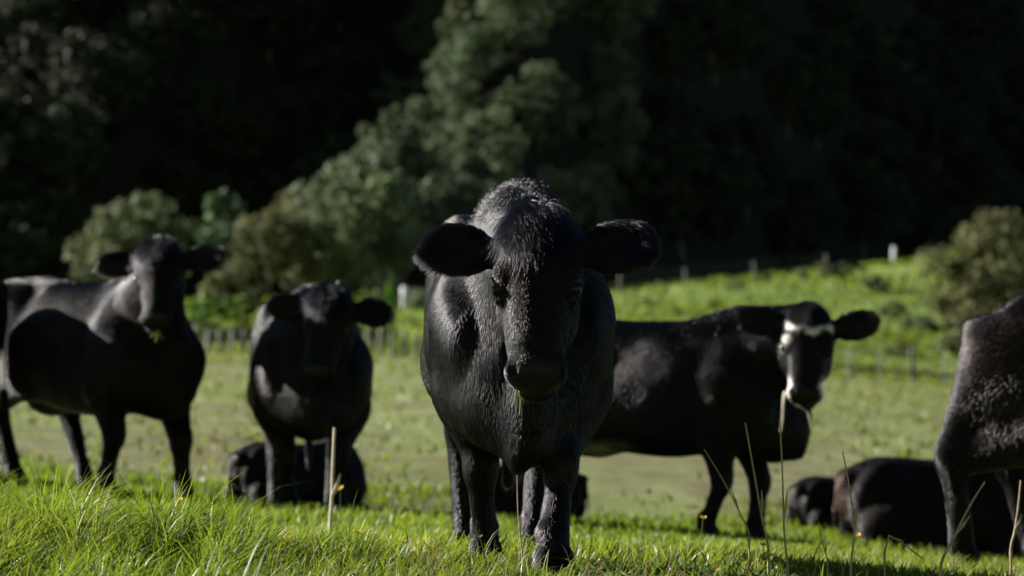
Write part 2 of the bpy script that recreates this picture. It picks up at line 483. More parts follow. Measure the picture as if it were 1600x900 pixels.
pm = [post_mesh(h, .085, M_POST) for h in (1.0, 1.12, .92)]
xs_ = np.arange(-13.2, -2.2, .46)
fence('fence', [(float(x), 106.0 + .15 * math.sin(x)) for x in xs_], [random.choice(pm) for _ in xs_], (.3, .55, .8), 'pale post fence across the far side of the paddock at left')
pd = [post_mesh(h, .09, M_DPOST) for h in (1.3, 1.35)]; pl = [post_mesh(h, .055, M_POST) for h in (1.0, .95)]
xs_ = np.arange(4.3, 19.0, 1.15)
fence('fence', [(float(x), 104.0) for x in xs_], [pd[i % 2] if i % 4 == 1 else pl[i % 2] for i in range(len(xs_))], (.25, .5, .75, 1.0),
      'dark post and rail fence below the grassy bank at right', rail=(.42,))
ridge = [(968, 150), (1070, 151), (1178, 154), (1290, 157.5)]
pr = post_mesh(.95, .045, M_POST)
fence('fence', [at_px(a, 0, b) for a, b in ridge], [pr] * len(ridge), (.4, .7, 1.0), 'thin wire fence with slim posts along the ridge of the bank')
x, y = at_px(1397, 0, 158)
p = link('post', post_mesh(1.0, .11, M_WHITE)); p.location = (x, y, gz(x, y))
tag(p, 'thick white post standing alone on the ridge left of the big bush', 'post')

# white gate behind the middle cow
gx, gy = at_px(632, 0, 141)
g = empty('gate', (gx, gy, gz(gx, gy)), math.radians(18))
tag(g, 'white metal farm gate beside a white post, left of the middle cow', 'gate')
def box(name, parent, c, s, mat, rot=(0, 0, 0)):
    V = np.array([[i, j, k] for i in (-.5, .5) for j in (-.5, .5) for k in (-.5, .5)]) * np.array(s)
    F = [[0, 1, 3, 2], [4, 6, 7, 5], [0, 4, 5, 1], [2, 3, 7, 6], [0, 2, 6, 4], [1, 5, 7, 3]]
    o = link(name, np_mesh(name, V, np.array(F), mat, smooth=False), parent); o.location = c; o.rotation_euler = rot
    m = o.modifiers.new('bevel', 'BEVEL'); m.width = min(s) * .15; m.segments = 2
    return o
p = link('post', post_mesh(1.15, .16, M_WHITE), g)
for k in range(5): box('rail', g, (1.1, 0, .2 + .19 * k), (1.9, .05, .06), M_WHITE)
for xx in (.17, 2.03): box('stile', g, (xx, 0, .58), (.06, .06, .86), M_WHITE)
box('brace', g, (1.1, -.06, .58), (2.0, .04, .06), M_WHITE, (0, math.radians(-21), 0))

# ------------------------------------------------------------------ grass
def grass_material(name, base, tip, dry, trans, spec=.25):
    t = NT(name)
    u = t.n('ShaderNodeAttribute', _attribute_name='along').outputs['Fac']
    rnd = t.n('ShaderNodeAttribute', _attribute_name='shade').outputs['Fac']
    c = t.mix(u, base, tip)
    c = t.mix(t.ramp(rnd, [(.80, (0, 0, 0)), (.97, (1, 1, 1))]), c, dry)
    hs = t.n('ShaderNodeHueSaturation', Color=c)
    t.t.links.new(t.n('ShaderNodeMapRange', Value=rnd, i3=.72, i4=1.25).outputs[0], hs.inputs['Value'])
    b = t.n('ShaderNodeBsdfPrincipled', Base__Color=hs.outputs[0], Roughness=.42)
    b.inputs['Specular IOR Level'].default_value = spec
    tr = t.n('ShaderNodeBsdfTranslucent', Color=t.mix(1.0, hs.outputs[0], (1.5, 1.5, .8, 1), 'MULTIPLY'))
    return t.surf(t.n('ShaderNodeMixShader', i0=trans, i1=b.outputs[0], i2=tr.outputs[0]).outputs[0])
M_GRASS = grass_material('grass_blade', (.012, .028, .006), (.17, .235, .026), (.30, .27, .10), .48)  # blade roots darkened, shade between the clumps put into the colour
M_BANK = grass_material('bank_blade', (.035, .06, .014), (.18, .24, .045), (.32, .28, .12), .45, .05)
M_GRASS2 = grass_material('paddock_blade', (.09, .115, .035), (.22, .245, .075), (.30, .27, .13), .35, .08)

M_CLOVER = grass_material('clover_leaf', (.03, .06, .012), (.10, .19, .03), (.14, .22, .05), .35)
M_DEAD = grass_material('dead_blade', (.10, .08, .04), (.38, .32, .17), (.42, .36, .22), .3)

def blades(x, y, h, w, r, seg=3, lean=.5, mat=None, bias=(0.0, 0.0), name='grass'):
    n = len(x); z = ground(x, y) - .01
    az = r.uniform(0, 6.283, n); d = np.stack([np.cos(az), np.sin(az)], 1) * (r.uniform(.1, 1, n) * lean)[:, None] + np.array(bias)
    fa = r.uniform(0, 6.283, n); wd = np.stack([np.cos(fa), np.sin(fa), np.zeros(n)], 1)
    t = np.linspace(0, 1, seg + 1)
    cen = np.zeros((n, seg + 1, 3))
    cen[:, :, 0] = x[:, None] + d[:, :1] * h[:, None] * (t ** 1.8)[None]
    cen[:, :, 1] = y[:, None] + d[:, 1:] * h[:, None] * (t ** 1.8)[None]
    droop = np.minimum(np.linalg.norm(d, axis=1), 1.3)
    cen[:, :, 2] = z[:, None] + h[:, None] * (t[None] - .38 * droop[:, None] * (t ** 3)[None])
    wid = w[:, None] * np.array([.85, 1.0, .72, .40, .2])[None, :seg] if seg <= 5 else None
    L = cen[:, :seg] - wd[:, None] * wid[:, :, None]; R = cen[:, :seg] + wd[:, None] * wid[:, :, None]
    V = np.concatenate([np.stack([L, R], 2).reshape(n, seg * 2, 3), cen[:, seg:]], 1)
    m = seg * 2 + 1
    base = np.arange(n)[:, None] * m
    tri = []
    for i in range(seg - 1):
        a = 2 * i; tri += [[a, a + 1, a + 3], [a, a + 3, a + 2]]
    tri.append([2 * seg - 2, 2 * seg - 1, 2 * seg])
    F = (base[:, :, None] + np.array(tri)[None].reshape(1, -1, 3)[:, :, :].reshape(1, -1)[:, None, :].reshape(1, 1, -1)).reshape(-1, 3)
    al = np.tile(np.concatenate([np.repeat(t[:seg], 2), [1.0]]), n)
    # colour varies in patches as well as from blade to blade
    pat = np.clip(.5 + .35 * vnoise(x * 2.2, y * 2.2, 21), 0, 1)
    sh = np.repeat(np.clip(pat * .45 + r.uniform(0, .55, n), 0, 1), m)
    return np_mesh(name, V.reshape(-1, 3), F, mat, attrs={'along': al, 'shade': sh})

def scatter(y0, y1, dens, r, half=.205, keep=None, power=1.0):
    n = int(dens * (y1 ** 2 - y0 ** 2) * half)
    y = np.sqrt(r.uniform(y0 ** 2, y1 ** 2, n)); x = r.uniform(-half, half, n) * y
    if keep is not None:
        k = r.uniform(0, 1, n) < keep(x, y); x, y = x[k], y[k]
    return x, y
r = np.random.default_rng(101)
def clump(x, y): return np.clip(.5 + .55 * vnoise(x * 13, y * 8, 51) + .35 * vnoise(x * 31, y * 20, 52), 0, 1.2)
x, y = scatter(6.9, 9.9, 11000, r, keep=lambda x, y: np.clip(.10 + .8 * clump(x, y) * np.clip(.7 + .6 * vnoise(x * 3.6, y * 2.4, 31), .1, 1.2), .04, 1))
s = x / y / .15
tall = np.clip(.55 + .35 * vnoise(x * 1.7, y * 1.7, 33) - .75 * np.clip(s + .25, -.75, 1.2), .12, 1.5)
h = (.028 + .120 * tall * (.25 + .95 * clump(x, y))) * r.uniform(.45, 1.45, len(x))
h += (r.uniform(0, 1, len(x)) < .010 * (1.6 - s)) * r.uniform(.05, .14, len(x))
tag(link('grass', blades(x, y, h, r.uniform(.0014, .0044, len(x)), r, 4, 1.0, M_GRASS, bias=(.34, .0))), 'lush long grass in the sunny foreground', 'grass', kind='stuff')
# a few long coarse blades in the lower right corner
x = r.uniform(1.18, 1.62, 46); y = r.uniform(7.9, 8.9, 46)
tag(link('grass', blades(x, y, r.uniform(.10, .26, 46), r.uniform(.003, .0055, 46), r, 5, .7, M_GRASS)), 'long coarse blades in the lower right corner', 'grass', kind='stuff')
# broader leaves of clover and plantain, and pale dead blades, low among the grass
x, y = scatter(6.3, 11.5, 1500, r, keep=lambda x, y: np.clip(.1 + .9 * vnoise(x * 2.6, y * 2.2, 41), 0, 1))
tag(link('clover', blades(x, y, r.uniform(.03, .085, len(x)), r.uniform(.006, .013, len(x)), r, 4, 1.6, M_CLOVER, name='clover')), 'broad leaved clover among the foreground grass', 'clover', kind='stuff')
x, y = scatter(6.3, 12.0, 260, r)
tag(link('dead_grass', blades(x, y, r.uniform(.05, .16, len(x)), r.uniform(.0012, .003, len(x)), r, 4, 1.5, M_DEAD, name='dead_grass')), 'pale dead blades lying in the foreground grass', 'dead grass', kind='stuff')
x, y = scatter(9.7, 15.5, 2400, r, keep=lambda x, y: np.clip(.6 + .5 * vnoise(x * 2, y * 2, 32), .15, 1))
h = .075 * r.uniform(.5, 1.4, len(x)) * np.clip(1 + .4 * vnoise(x * 1.2, y * 1.2, 34), .4, 1.6)
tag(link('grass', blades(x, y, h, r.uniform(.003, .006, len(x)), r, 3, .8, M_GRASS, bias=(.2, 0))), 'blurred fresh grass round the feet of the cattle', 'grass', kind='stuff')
x, y = scatter(15.5, 23.0, 420, r, keep=lambda x, y: np.clip(1.1 - (y - 15.5) / 9 + .5 * vnoise(x * 1.3, y * 1.3, 35), .05, 1))
h = .085 * r.uniform(.5, 1.4, len(x))
tag(link('grass', blades(x, y, h, r.uniform(.006, .011, len(x)), r, 2, .8, M_GRASS)), 'grass thinning out towards the grazed paddock', 'grass', kind='stuff')
x, y = scatter(22.0, 110.0, 14, r, keep=lambda x, y: np.clip(.45 + .6 * vnoise(x * .5, y * .22, 36), .03, 1) * np.clip(25 / y + .2, 0, 1))
h = .07 * r.uniform(.5, 1.5, len(x)) * (1 + y / 90)
tag(link('grass', blades(x, y, h, .012 * (1 + y / 40) * r.uniform(.6, 1.3, len(x)), r, 2, 1.1, M_GRASS2)), 'short grazed grass of the paddock', 'grass', kind='stuff')
x, y = scatter(106.0, 162.0, 9, r, half=.215, keep=lambda x, y: np.clip(.5 + .6 * vnoise(x * .4, y * .3, 37), .05, 1) * (y < foot_line(x, y)))
h = .28 * r.uniform(.4, 1.6, len(x))
tag(link('grass', blades(x, y, h, r.uniform(.05, .11, len(x)), r, 2, 1.0, M_BANK)), 'rough sunlit grass on the bank beyond the fence', 'grass', kind='stuff')

# ------------------------------------------------------------------ cattle: each body one continuous surface
def coat_material(name, hair):
    t = NT(name)
    tone = t.n('ShaderNodeAttribute', _attribute_name='tone').outputs['Fac']
    brown = t.n('ShaderNodeAttribute', _attribute_name='brown').outputs['Fac']
    tc = t.n('ShaderNodeTexCoord').outputs['Object']
    if hair:
        c = t.mix(brown, (.0025, .0024, .0030), (.035, .013, .008))
        c = t.mix(tone, c, (.85, .84, .82))
        b = t.n('ShaderNodeBsdfHairPrincipled')
        b.model = 'CHIANG'; b.parametrization = 'COLOR'
        t.t.links.new(c, b.inputs['Color'])
        b.inputs['Roughness'].default_value = .20
        b.inputs['Radial Roughness'].default_value = .35
        b.inputs['IOR'].default_value = 1.37
        b.inputs['Coat'].default_value = .0
        b.inputs['Random Roughness'].default_value = .15
        return t.surf(b.outputs[0])
    nose = t.n('ShaderNodeAttribute', _attribute_name='nose').outputs['Fac']
    n = t.n('ShaderNodeTexNoise', Vector=tc, Scale=60.0, Detail=5.0).outputs['Fac']
    c = t.mix(n, (.0025, .0024, .0028), (.006, .0055, .0058))
    c = t.mix(brown, c, (.055, .022, .012))
    c = t.mix(tone, c, (.65, .63, .60))
    c = t.mix(nose, c, (.006, .006, .007))
    vor = t.n('ShaderNodeTexVoronoi', Vector=tc, Scale=170.0).outputs['Distance']
    bump = t.n('ShaderNodeBump', Strength=.25, Distance=.004, Height=t.mix(nose, n, vor)).outputs['Normal']
    b = t.n('ShaderNodeBsdfPrincipled', Base__Color=c, Normal=bump)
    t.t.links.new(t.n('ShaderNodeMapRange', Value=nose, i3=.75, i4=.42).outputs[0], b.inputs['Roughness'])
    t.t.links.new(t.n('ShaderNodeMapRange', Value=nose, i3=.06, i4=.16).outputs[0], b.inputs['Specular IOR Level'])
    return t.surf(b.outputs[0])
M_SKIN = coat_material('cow_skin', False); M_HAIR = coat_material('cow_hair', True)
te = NT('eye'); M_EYE = te.surf(te.n('ShaderNodeBsdfPrincipled', Base__Color=(.004, .003, .003, 1), Roughness=.12, **{'Specular IOR Level': .25}).outputs[0])

def unit(v): v = np.array(v, float); return v / np.linalg.norm(v)

class Field:
    """signed distance grid built from smooth unions"""
    def __init__(s, lo, hi, h):
        s.lo = np.array(lo, np.float32); s.h = h
        s.n = np.ceil((np.array(hi) - s.lo) / h).astype(int) + 1
        s.D = np.full(s.n, .5, np.float32)
        s.ax = [s.lo[i] + h * np.arange(s.n[i], dtype=np.float32) for i in range(3)]
    def _win(s, lo, hi):
        a = np.clip(np.floor((np.array(lo) - s.lo) / s.h).astype(int), 0, s.n)
        b = np.clip(np.ceil((np.array(hi) - s.lo) / s.h).astype(int) + 1, 0, s.n)
        sl = tuple(slice(i, j) for i, j in zip(a, b))
        g = np.meshgrid(*[s.ax[i][sl[i]] for i in range(3)], indexing='ij')
        return sl, np.stack(g, -1)
    def add(s, lo, hi, fn, k=.03, sub=False):
        m = k + .03
        sl, P = s._win(np.array(lo) - m, np.array(hi) + m)
        if P.size == 0: return
        b = fn(P).astype(np.float32); a = s.D[sl]
        if sub:
            h = np.clip(.5 - .5 * (a + b) / k, 0, 1); s.D[sl] = a + (-b - a) * h + k * h * (1 - h)
        else:
            h = np.clip(.5 + .5 * (b - a) / k, 0, 1); s.D[sl] = b + (a - b) * h - k * h * (1 - h)
    def cap(s, p, q, r0, r1, k=.03, flat=None, fs=1.0, sub=False):
        """tapered capsule; across the axis 'flat' it is fs times as wide"""
        p = np.array(p, float); q = np.array(q, float)
        f = None if flat is None else unit(flat)
        def tr(X): return X if f is None else X + (X @ f)[..., None] * f * (1 / fs - 1)
        p2, q2 = tr(p), tr(q); d = q2 - p2; L = max(d @ d, 1e-9)
        def fn(P):
            P = tr(P.astype(np.float64) - 0)
            w = P - p2; t = np.clip(w @ d / L, 0, 1)
            return (np.linalg.norm(w - t[..., None] * d, axis=-1) - (r0 + (r1 - r0) * t)) * (min(1, fs) if f is not None else 1)
        R = max(r0, r1) * max(1, fs)
        s.add(np.minimum(p, q) - R, np.maximum(p, q) + R, fn, k, sub)
    def ell(s, c, axes, rad, k=.03, sub=False):
        c = np.array(c, float); A = np.array([unit(a) for a in axes]); rad = np.array(rad, float)
        def fn(P):
            u = ((P - c) @ A.T) / rad
            g = np.linalg.norm(u, axis=-1)
            g2 = np.linalg.norm(u / rad, axis=-1) + 1e-9
            return g * (g - 1) / g2
        R = rad.max(); s.add(c - R, c + R, fn, k, sub)
    def loft(s, X, top, bot, hw, n=2.3, k=.03):
        X = np.array(X, float)
        ft, fb, fw = pchip(X, top), pchip(X, bot), pchip(X, hw)
        def fn(P):
            x = np.clip(P[..., 0], X[0], X[-1]); dx = P[..., 0] - x
            t, b, w = ft(x), fb(x), fw(x); zc = (t + b) / 2; hh = (t - b) / 2
            # a little egg-shaped: broader low on the barrel
            e = (np.abs(P[..., 1]) / (w * (1 - (.16 + .26 * np.clip((x - .1) / .4, 0, 1)) * np.clip((P[..., 2] - zc) / hh, -1, 1)))) ** n + (np.abs(P[..., 2] - zc) / hh) ** n
            d = (e ** (1 / n) - 1) * np.minimum(w, hh)
            return np.where(dx == 0, d, np.sqrt(np.maximum(d, 0) ** 2 + dx ** 2) + np.minimum(d, 0) * 0)
        s.add([X[0], -max(hw), min(bot)], [X[-1], max(hw), max(top)], fn, k)
    def mesh(s, smooth=2):
        D = s.D; S_ = D < 0
        c = [S_[i:D.shape[0] - 1 + i, j:D.shape[1] - 1 + j, k:D.shape[2] - 1 + k] for i in (0, 1) for j in (0, 1) for k in (0, 1)]
        tot = sum(a.astype(np.int8) for a in c); act = (tot > 0) & (tot < 8)
        I = np.argwhere(act); idx = np.full(act.shape, -1, np.int64); idx[act] = np.arange(len(I))
        C = np.array([[i, j, k] for i in (0, 1) for j in (0, 1) for k in (0, 1)])
        vals = np.stack([D[tuple((I + o).T)] for o in C], 1)
        acc = np.zeros((len(I), 3)); cnt = np.zeros(len(I))
        for a in range(8):
            for b in range(a + 1, 8):
                if np.abs(C[a] - C[b]).sum() != 1: continue
                da, db = vals[:, a], vals[:, b]; m = (da < 0) != (db < 0)
                t = np.where(m, da / np.where(m, da - db, 1), 0)
                acc += np.where(m[:, None], C[a] + (C[b] - C[a]) * t[:, None], 0); cnt += m
        V = (I + acc / cnt[:, None]) * s.h + s.lo
        Q = []
        for ax in range(3):
            o1, o2 = [(1, 2), (2, 0), (0, 1)][ax]
            sl0 = [slice(1, -1)] * 3; sl1 = [slice(1, -1)] * 3
            sl0[ax] = slice(0, -1); sl1[ax] = slice(1, None)
            A, B = S_[tuple(sl0)], S_[tuple(sl1)]
            off = np.array([1, 1, 1]); off[ax] = 0
            for flip, m in ((False, A & ~B), (True, ~A & B)):
                G = np.argwhere(m) + off
                e1 = np.zeros(3, int); e1[o1] = 1; e2 = np.zeros(3, int); e2[o2] = 1
                ids = [idx[tuple((G - x).T)] for x in (e1 + e2, e2, 0 * e1, e1)]
                q = np.stack(ids, 1)
                Q.append(q[:, ::-1] if flip else q)
        F = np.concatenate(Q); F = F[(F >= 0).all(1)]
        for _ in range(smooth):
            acc = np.zeros_like(V); cnt = np.zeros(len(V))
            for a in range(4):
                b = (a + 1) % 4
                np.add.at(acc, F[:, a], V[F[:, b]]); np.add.at(cnt, F[:, a], 1)
                np.add.at(acc, F[:, b], V[F[:, a]]); np.add.at(cnt, F[:, b], 1)
            V = V * .5 + .5 * acc / np.maximum(cnt, 1)[:, None]
        return V, F

def noise3(P, f, seed):
    r = np.random.default_rng(seed); o = np.zeros(len(P))
    for _ in range(6):
        k = r.normal(size=3) * f; p = r.uniform(0, 6.28); k2 = r.normal(size=3) * f
        o += np.sin(P @ k + p + 1.2 * np.sin(P @ k2 + p * 3))
    return o / 3

def strands(name, parent, root, tang, nrm, length, lift, radius, tone, brown, r, npts=4, curl=.06, droop=.0):
    n = len(root)
    t = np.linspace(0, 1, npts)
    d = tang + nrm * lift[:, None] + r.normal(size=(n, 3)) * curl
    d /= np.linalg.norm(d, axis=1)[:, None] + 1e-9
    side = np.cross(d, nrm); bend = r.normal(size=n) * curl
    P = root[:, None] + d[:, None] * (length[:, None] * t)[:, :, None] \
        + (side * bend[:, None] - nrm * (lift * .45)[:, None])[:, None] * (length[:, None] * t ** 2)[:, :, None]
    P[:, :, 2] -= droop * length[:, None] * t ** 2
    P -= (nrm * .001)[:, None]
    cu = bpy.data.hair_curves.new(name); cu.add_curves([npts] * n)
    cu.attributes['position'].data.foreach_set('vector', np.ascontiguousarray(P, dtype=np.float32).ravel())
    ra = cu.attributes.get('radius') or cu.attributes.new('radius', 'FLOAT', 'POINT')
    ra.data.foreach_set('value', (radius * np.tile(np.array([1, 1, .8, .45]) if npts == 4 else np.linspace(1, .4, npts), n)).astype(np.float32))
    for nm, a in (('tone', tone), ('brown', brown)):
        at = cu.attributes.new(nm, 'FLOAT', 'CURVE'); at.data.foreach_set('value', np.ascontiguousarray(a, dtype=np.float32))
    cu.materials.append(M_HAIR)
    return link(name, cu, parent)

def sample(V, F, n, r, weight=None):
    T = np.concatenate([F[:, [0, 1, 2]], F[:, [0, 2, 3]]])
    A = np.cross(V[T[:, 1]] - V[T[:, 0]], V[T[:, 2]] - V[T[:, 0]]); ar = np.linalg.norm(A, axis=1)
    w = ar if weight is None else ar * weight[T].mean(1)
    c = np.cumsum(w); ti = np.searchsorted(c, r.uniform(0, c[-1], n)); ti = np.minimum(ti, len(T) - 1)
    a, b = r.uniform(0, 1, n), r.uniform(0, 1, n); m = a + b > 1; a[m], b[m] = 1 - a[m], 1 - b[m]
    bc = np.stack([1 - a - b, a, b], 1)
    return T[ti], bc

def vnormals(V, F):
    N = np.zeros_like(V); n = np.cross(V[F[:, 2]] - V[F[:, 0]], V[F[:, 3]] - V[F[:, 1]])
    for a in range(4): np.add.at(N, F[:, a], n)
    return N / (np.linalg.norm(N, axis=1)[:, None] + 1e-12)

def cow(label, shoulder, theta, poll, muzzle, face, legs, h=.018, scale=1.0, ear=(0, 0), hair=40000, hrad=.0016, hlen=1.0,
        hs=1.0, lying=False, white=None, fore=1.0, shag=.5, brown=None, brisket=.47, seed=1, group='black cattle in the paddock', twist=0.0, dewlap=.0, wild=.62, slim=1.0, belly=.03, ground_z=None, tail=(-.92, .03, .45)):
    """shoulder: world (x, y) of the withers; theta: heading in degrees (0 = towards the camera, 90 = to the right);
    poll, muzzle: world points of the head; face: rough world direction the forehead looks; legs: FR, FL, HR, HL foot offsets (forward, out)"""
    th = math.radians(theta)
    fwd = np.array([math.sin(th), -math.cos(th), 0]); left = np.array([math.cos(th), math.sin(th), 0]); up = np.array([0, 0, 1.])
    o = np.array([shoulder[0], shoulder[1], 0]) - fwd * .5 * scale
    o[2] = gz(o[0], o[1]) if ground_z is None else ground_z
    R = np.stack([fwd, left, up])
    loc = lambda p: R @ (np.array(p, float) - o) / scale
    dirl = lambda p: R @ np.array(p, float)
    P0 = loc(poll); M0 = loc(muzzle)
    d = unit(M0 - P0); n = dirl(face); n = unit(n - d * (n @ d)); l = np.cross(n, d)
    hl = np.linalg.norm(M0 - P0); k_ = hl / .50              # head scale from its length
    kw = k_ * hs
    H = lambda u, v, w: P0 + d * u * k_ + l * v * kw + n * w * kw
    lowz = -.42 if lying else 0.0
    f = Field([-1.25, -.62, -.12], [1.75, .62, 1.72 + lowz], h)
    # extend the box if the head reaches outside of it
    ex = np.array([H(u, v, w) for u in (-.1, .6) for v in (-.5, .5) for w in (-.3, .15)])
    lo = np.minimum(f.lo, ex.min(0) - .03); hi = np.maximum([1.0, .62, 1.45 + lowz], ex.max(0) + .03)
    f = Field(lo, hi, h)
    f.loft([-.93, -.86, -.74, -.58, -.40, -.15, .10, .33, .48, .62, .74, .82],
           np.array([1.04, 1.16, 1.235, 1.275, 1.265, 1.25, 1.25, 1.275, 1.295, 1.24, 1.10, .94]) + lowz,
           np.array([.84, .76, .68, .60, .53 + belly, .455 + belly, .44 + belly, .46 + belly, brisket + .02, brisket, brisket + .06, .64]) + lowz,
           [.07, .15, .22, .275, .30, .335, .345, .315, .285, .25, .18, .09], n=2.3, k=.05)
    z_ = lambda z: z + lowz
    for s, key in ((-1, 'R'), (1, 'L')):
        f.ell([-.50, s * .205, z_(1.145)], np.eye(3), [.10, .055, .06], .06)               # hook bone
        f.ell([-.86, s * .10, z_(1.10)], np.eye(3), [.08, .06, .07], .05)                 # pin bone
        f.ell([.44, s * .19, z_(.88)], [[.25, 0, 1], [1, 0, -.25], [0, 1, 0]], [.25, .16, .11], .07)   # shoulder
        f.ell([.60, s * .215, z_(.79)], np.eye(3), [.13, .095, .15], .05)                  # point of the shoulder
        f.ell([-.62, s * .19, z_(.92)], [[.3, 0, 1], [1, 0, -.3], [0, 1, 0]], [.34, .25, .12], .06)     # thigh
        if lying:
            f.cap([.45, s * .22, .42], [.30, s * .30, .13], .14, .10, .06)
            f.cap([.30, s * .30, .10], [.72, s * .26, .06], .075, .055, .03)
            f.cap([.72, s * .26, .06], [.46, s * .20, .04], .055, .045, .02)
            f.ell([-.50, s * .32, .26], np.eye(3), [.34, .17, .26], .07)
            f.cap([-.25, s * .42, .12], [-.62, s * .44, .07], .09, .055, .04)
            f.cap([-.62, s * .44, .06], [-.22, s * .48, .04], .05, .045, .02)
            continue
        fx, fo = legs['F' + key]; hx, ho = legs['H' + key]
        # feet follow the ground under them
        def foot(x, y):
            w = o + fwd * x * scale + left * y * scale
            return (gz(w[0], w[1]) - o[2]) / scale
        y0 = s * .170; yf = s * (.165 + fo); X = .47 + fx
        g = foot(X, yf)
        el = np.array([.42 + fx * .12, s * .215, .62]); kn = np.array([.475 + fx * .62 + .02, y0 + s * fo * .6, .355 + g * .6]); fe = np.array([X - .01, yf, .115 + g])
        f.cap([.47, s * .235, .86], el, .155, .118, .06, flat=(0, 1, 0), fs=.72)
        f.cap(el, kn + [0, 0, .03], .116, .063, .04)
        f.cap(kn + [0, 0, .045], kn - [0, 0, .03], .063, .058, .02)
        f.ell(kn + [.012, 0, .0], np.eye(3), [.058, .064, .075], .02)
        f.cap(kn - [0, 0, .03], fe, .050, .044, .02)
        f.cap(fe + [-.008, 0, .02], fe + [.0, 0, -.015], .052, .050, .02)
        for e in (-1, 1):
            f.cap(fe + [.02, e * .020, -.05], [X + .035, yf + e * .026, g + .022], .042, .040, .012)
            f.cap(fe + [-.04, e * .02, -.0], fe + [-.05, e * .022, -.03], .016, .013, .01)
        X = -.66 + hx; yh = s * (.175 + ho); g = foot(X, yh)
        st = np.array([-.36 + hx * .2, s * .25, .70]); hk = np.array([-.80 + hx * .75, s * (.19 + ho * .6), .50 + g * .6]); fe = np.array([X - .05, yh, .12 + g])
        f.cap([-.60, s * .19, .98], st, .215, .13, .08, flat=(0, 1, 0), fs=.62)
        f.cap([-.74, s * .17, .98], [-.74 + hx * .3, s * .19, .66], .15, .09, .07, flat=(0, 1, 0), fs=.7)
        f.cap(st, hk, .125, .066, .06, flat=(0, 1, 0), fs=.8)
        f.cap([-.80, s * .165, 1.03], hk + [-.01, 0, .07], .125, .060, .06, flat=(0, 1, 0), fs=.75)
        f.ell(hk + [.005, 0, 0], np.eye(3), [.062, .050, .078], .02)
        f.cap(hk + [-.03, 0, .05], hk + [-.02, 0, -.02], .036, .03, .02)
        f.cap(hk - [0, 0, .03], fe, .055, .048, .03)
        f.cap(fe + [-.006, 0, .02], fe + [.0, 0, -.015], .052, .050, .02)
        for e in (-1, 1):
            f.cap(fe + [.03, e * .020, -.05], [X + .02, yh + e * .026, g + .022], .043, .040, .012)
    # tail
    f.cap([-.87, 0, z_(1.15)], [-.925, 0, z_(1.02)], .042, .030, .05)
    f.cap([-.925, 0, z_(1.02)], [tail[0] - .04, tail[1], z_(.72)], .030, .020, .02)
    f.cap([tail[0] - .04, tail[1], z_(.72)], [tail[0] - .04, tail[1], z_(tail[2])], .020, .016, .02)
    f.cap([tail[0] - .04, tail[1], z_(tail[2])], [tail[0] - .05, tail[1], z_(tail[2] - .2)], .032, .022, .02)
    # belly and udder
    f.ell([-.42, 0, z_(.56)], np.eye(3), [.20, .13, .10], .06)
    # neck, dewlap, brisket
    Nb = H(.07, 0, -.135)
    f.cap([.46, 0, z_(1.06)], Nb, .235, .135 * kw, .07, flat=(0, 1, 0), fs=.86)
    f.cap([.56, 0, z_(.92)], H(.16, 0, -.21), .235, .085 * kw, .07, flat=(0, 1, 0), fs=.82)
    f.cap([.52, 0, z_(1.20)], H(-.02, 0, -.10), .085, .09 * kw, .05)
    if not lying:
        f.ell([.71, 0, brisket + .15], [[.3, 0, 1], [1, 0, -.3], [0, 1, 0]], [.17, .14, .135], .06)
        f.cap([.80, .015, brisket + .05], [.84, 0, brisket + .42], .055, .06, .05, flat=(0, 1, 0), fs=.75)
        if dewlap: f.cap([.76, -.03, brisket + .02], [.80, .0, brisket + .20], dewlap, dewlap, .04, flat=(0, 1, 0), fs=.55)
    # head
    E3 = [d, l, n]
    f.ell(H(.07, 0, -.085), E3, np.array([.135 * k_, .122 * kw, .105 * kw]), .04)
    f.ell(H(-.035, 0, -.075), E3, np.array([.065 * k_, .075 * kw, .075 * kw]), .04)            # poll
    f.cap(H(.10, 0, -.085), H(.40, 0, -.060), .105 * kw, .070 * kw, .04, flat=l, fs=1.10)
    f.cap(H(.10, 0, -.02), H(.36, 0, -.012), .040 * kw, .030 * kw, .04, flat=l, fs=1.9)         # flat front of the face
    f.cap(H(.14, 0, -.20), H(.43, 0, -.115), .070 * kw, .046 * kw, .04, flat=l, fs=1.1)         # lower jaw
    f.ell(H(.445, 0, -.055), E3, np.array([.062 * k_, .092 * kw, .070 * kw]), .03)              # muzzle
    f.ell(H(.470, 0, -.110), E3, np.array([.040 * k_, .062 * kw, .045 * kw]), .02)              # chin and lower lip
    for s in (-1, 1):
        f.ell(H(.20, s * .075, -.155), E3, np.array([.115 * k_, .050 * kw, .085 * kw]), .04)    # cheek
        f.ell(H(.150, s * .100, -.035), E3, np.array([.050 * k_, .036 * kw, .036 * kw]), .03)   # brow
        f.ell(H(.31, s * .066, -.075), E3, np.array([.07 * k_, .020 * kw, .03 * kw]), .03)      # face crest
        f.ell(H(.455, s * .060, -.022), E3, np.array([.034 * k_, .032 * kw, .036 * kw]), .015)  # nostril wing
    for s in (-1, 1):
        f.ell(H(.185, s * .128, -.048), E3, np.array([.028 * k_, .030 * kw, .026 * kw]), .014, sub=True)   # eye socket
        f.ell(H(.462, s * .064, .004), E3, np.array([.024 * k_, .013 * kw, .020 * kw]), .010, sub=True)
        f.cap(H(.468, s * .012, -.088), H(.452, s * .085, -.098), .007 * kw, .007 * kw, .008, sub=True)   # mouth line
        # eyelids
        for a0, a1 in ((.155, -.030), (.215, -.050)):
            f.cap(H(a0 + .004, s * .103, -.020), H(a0, s * .124, -.07), .012 * kw, .009 * kw, .012)
        # ear: stalk and a cupped leaf
        du, dn = ear
        ed = unit(l * s + d * (.10 + du) + n * (.05 + dn))
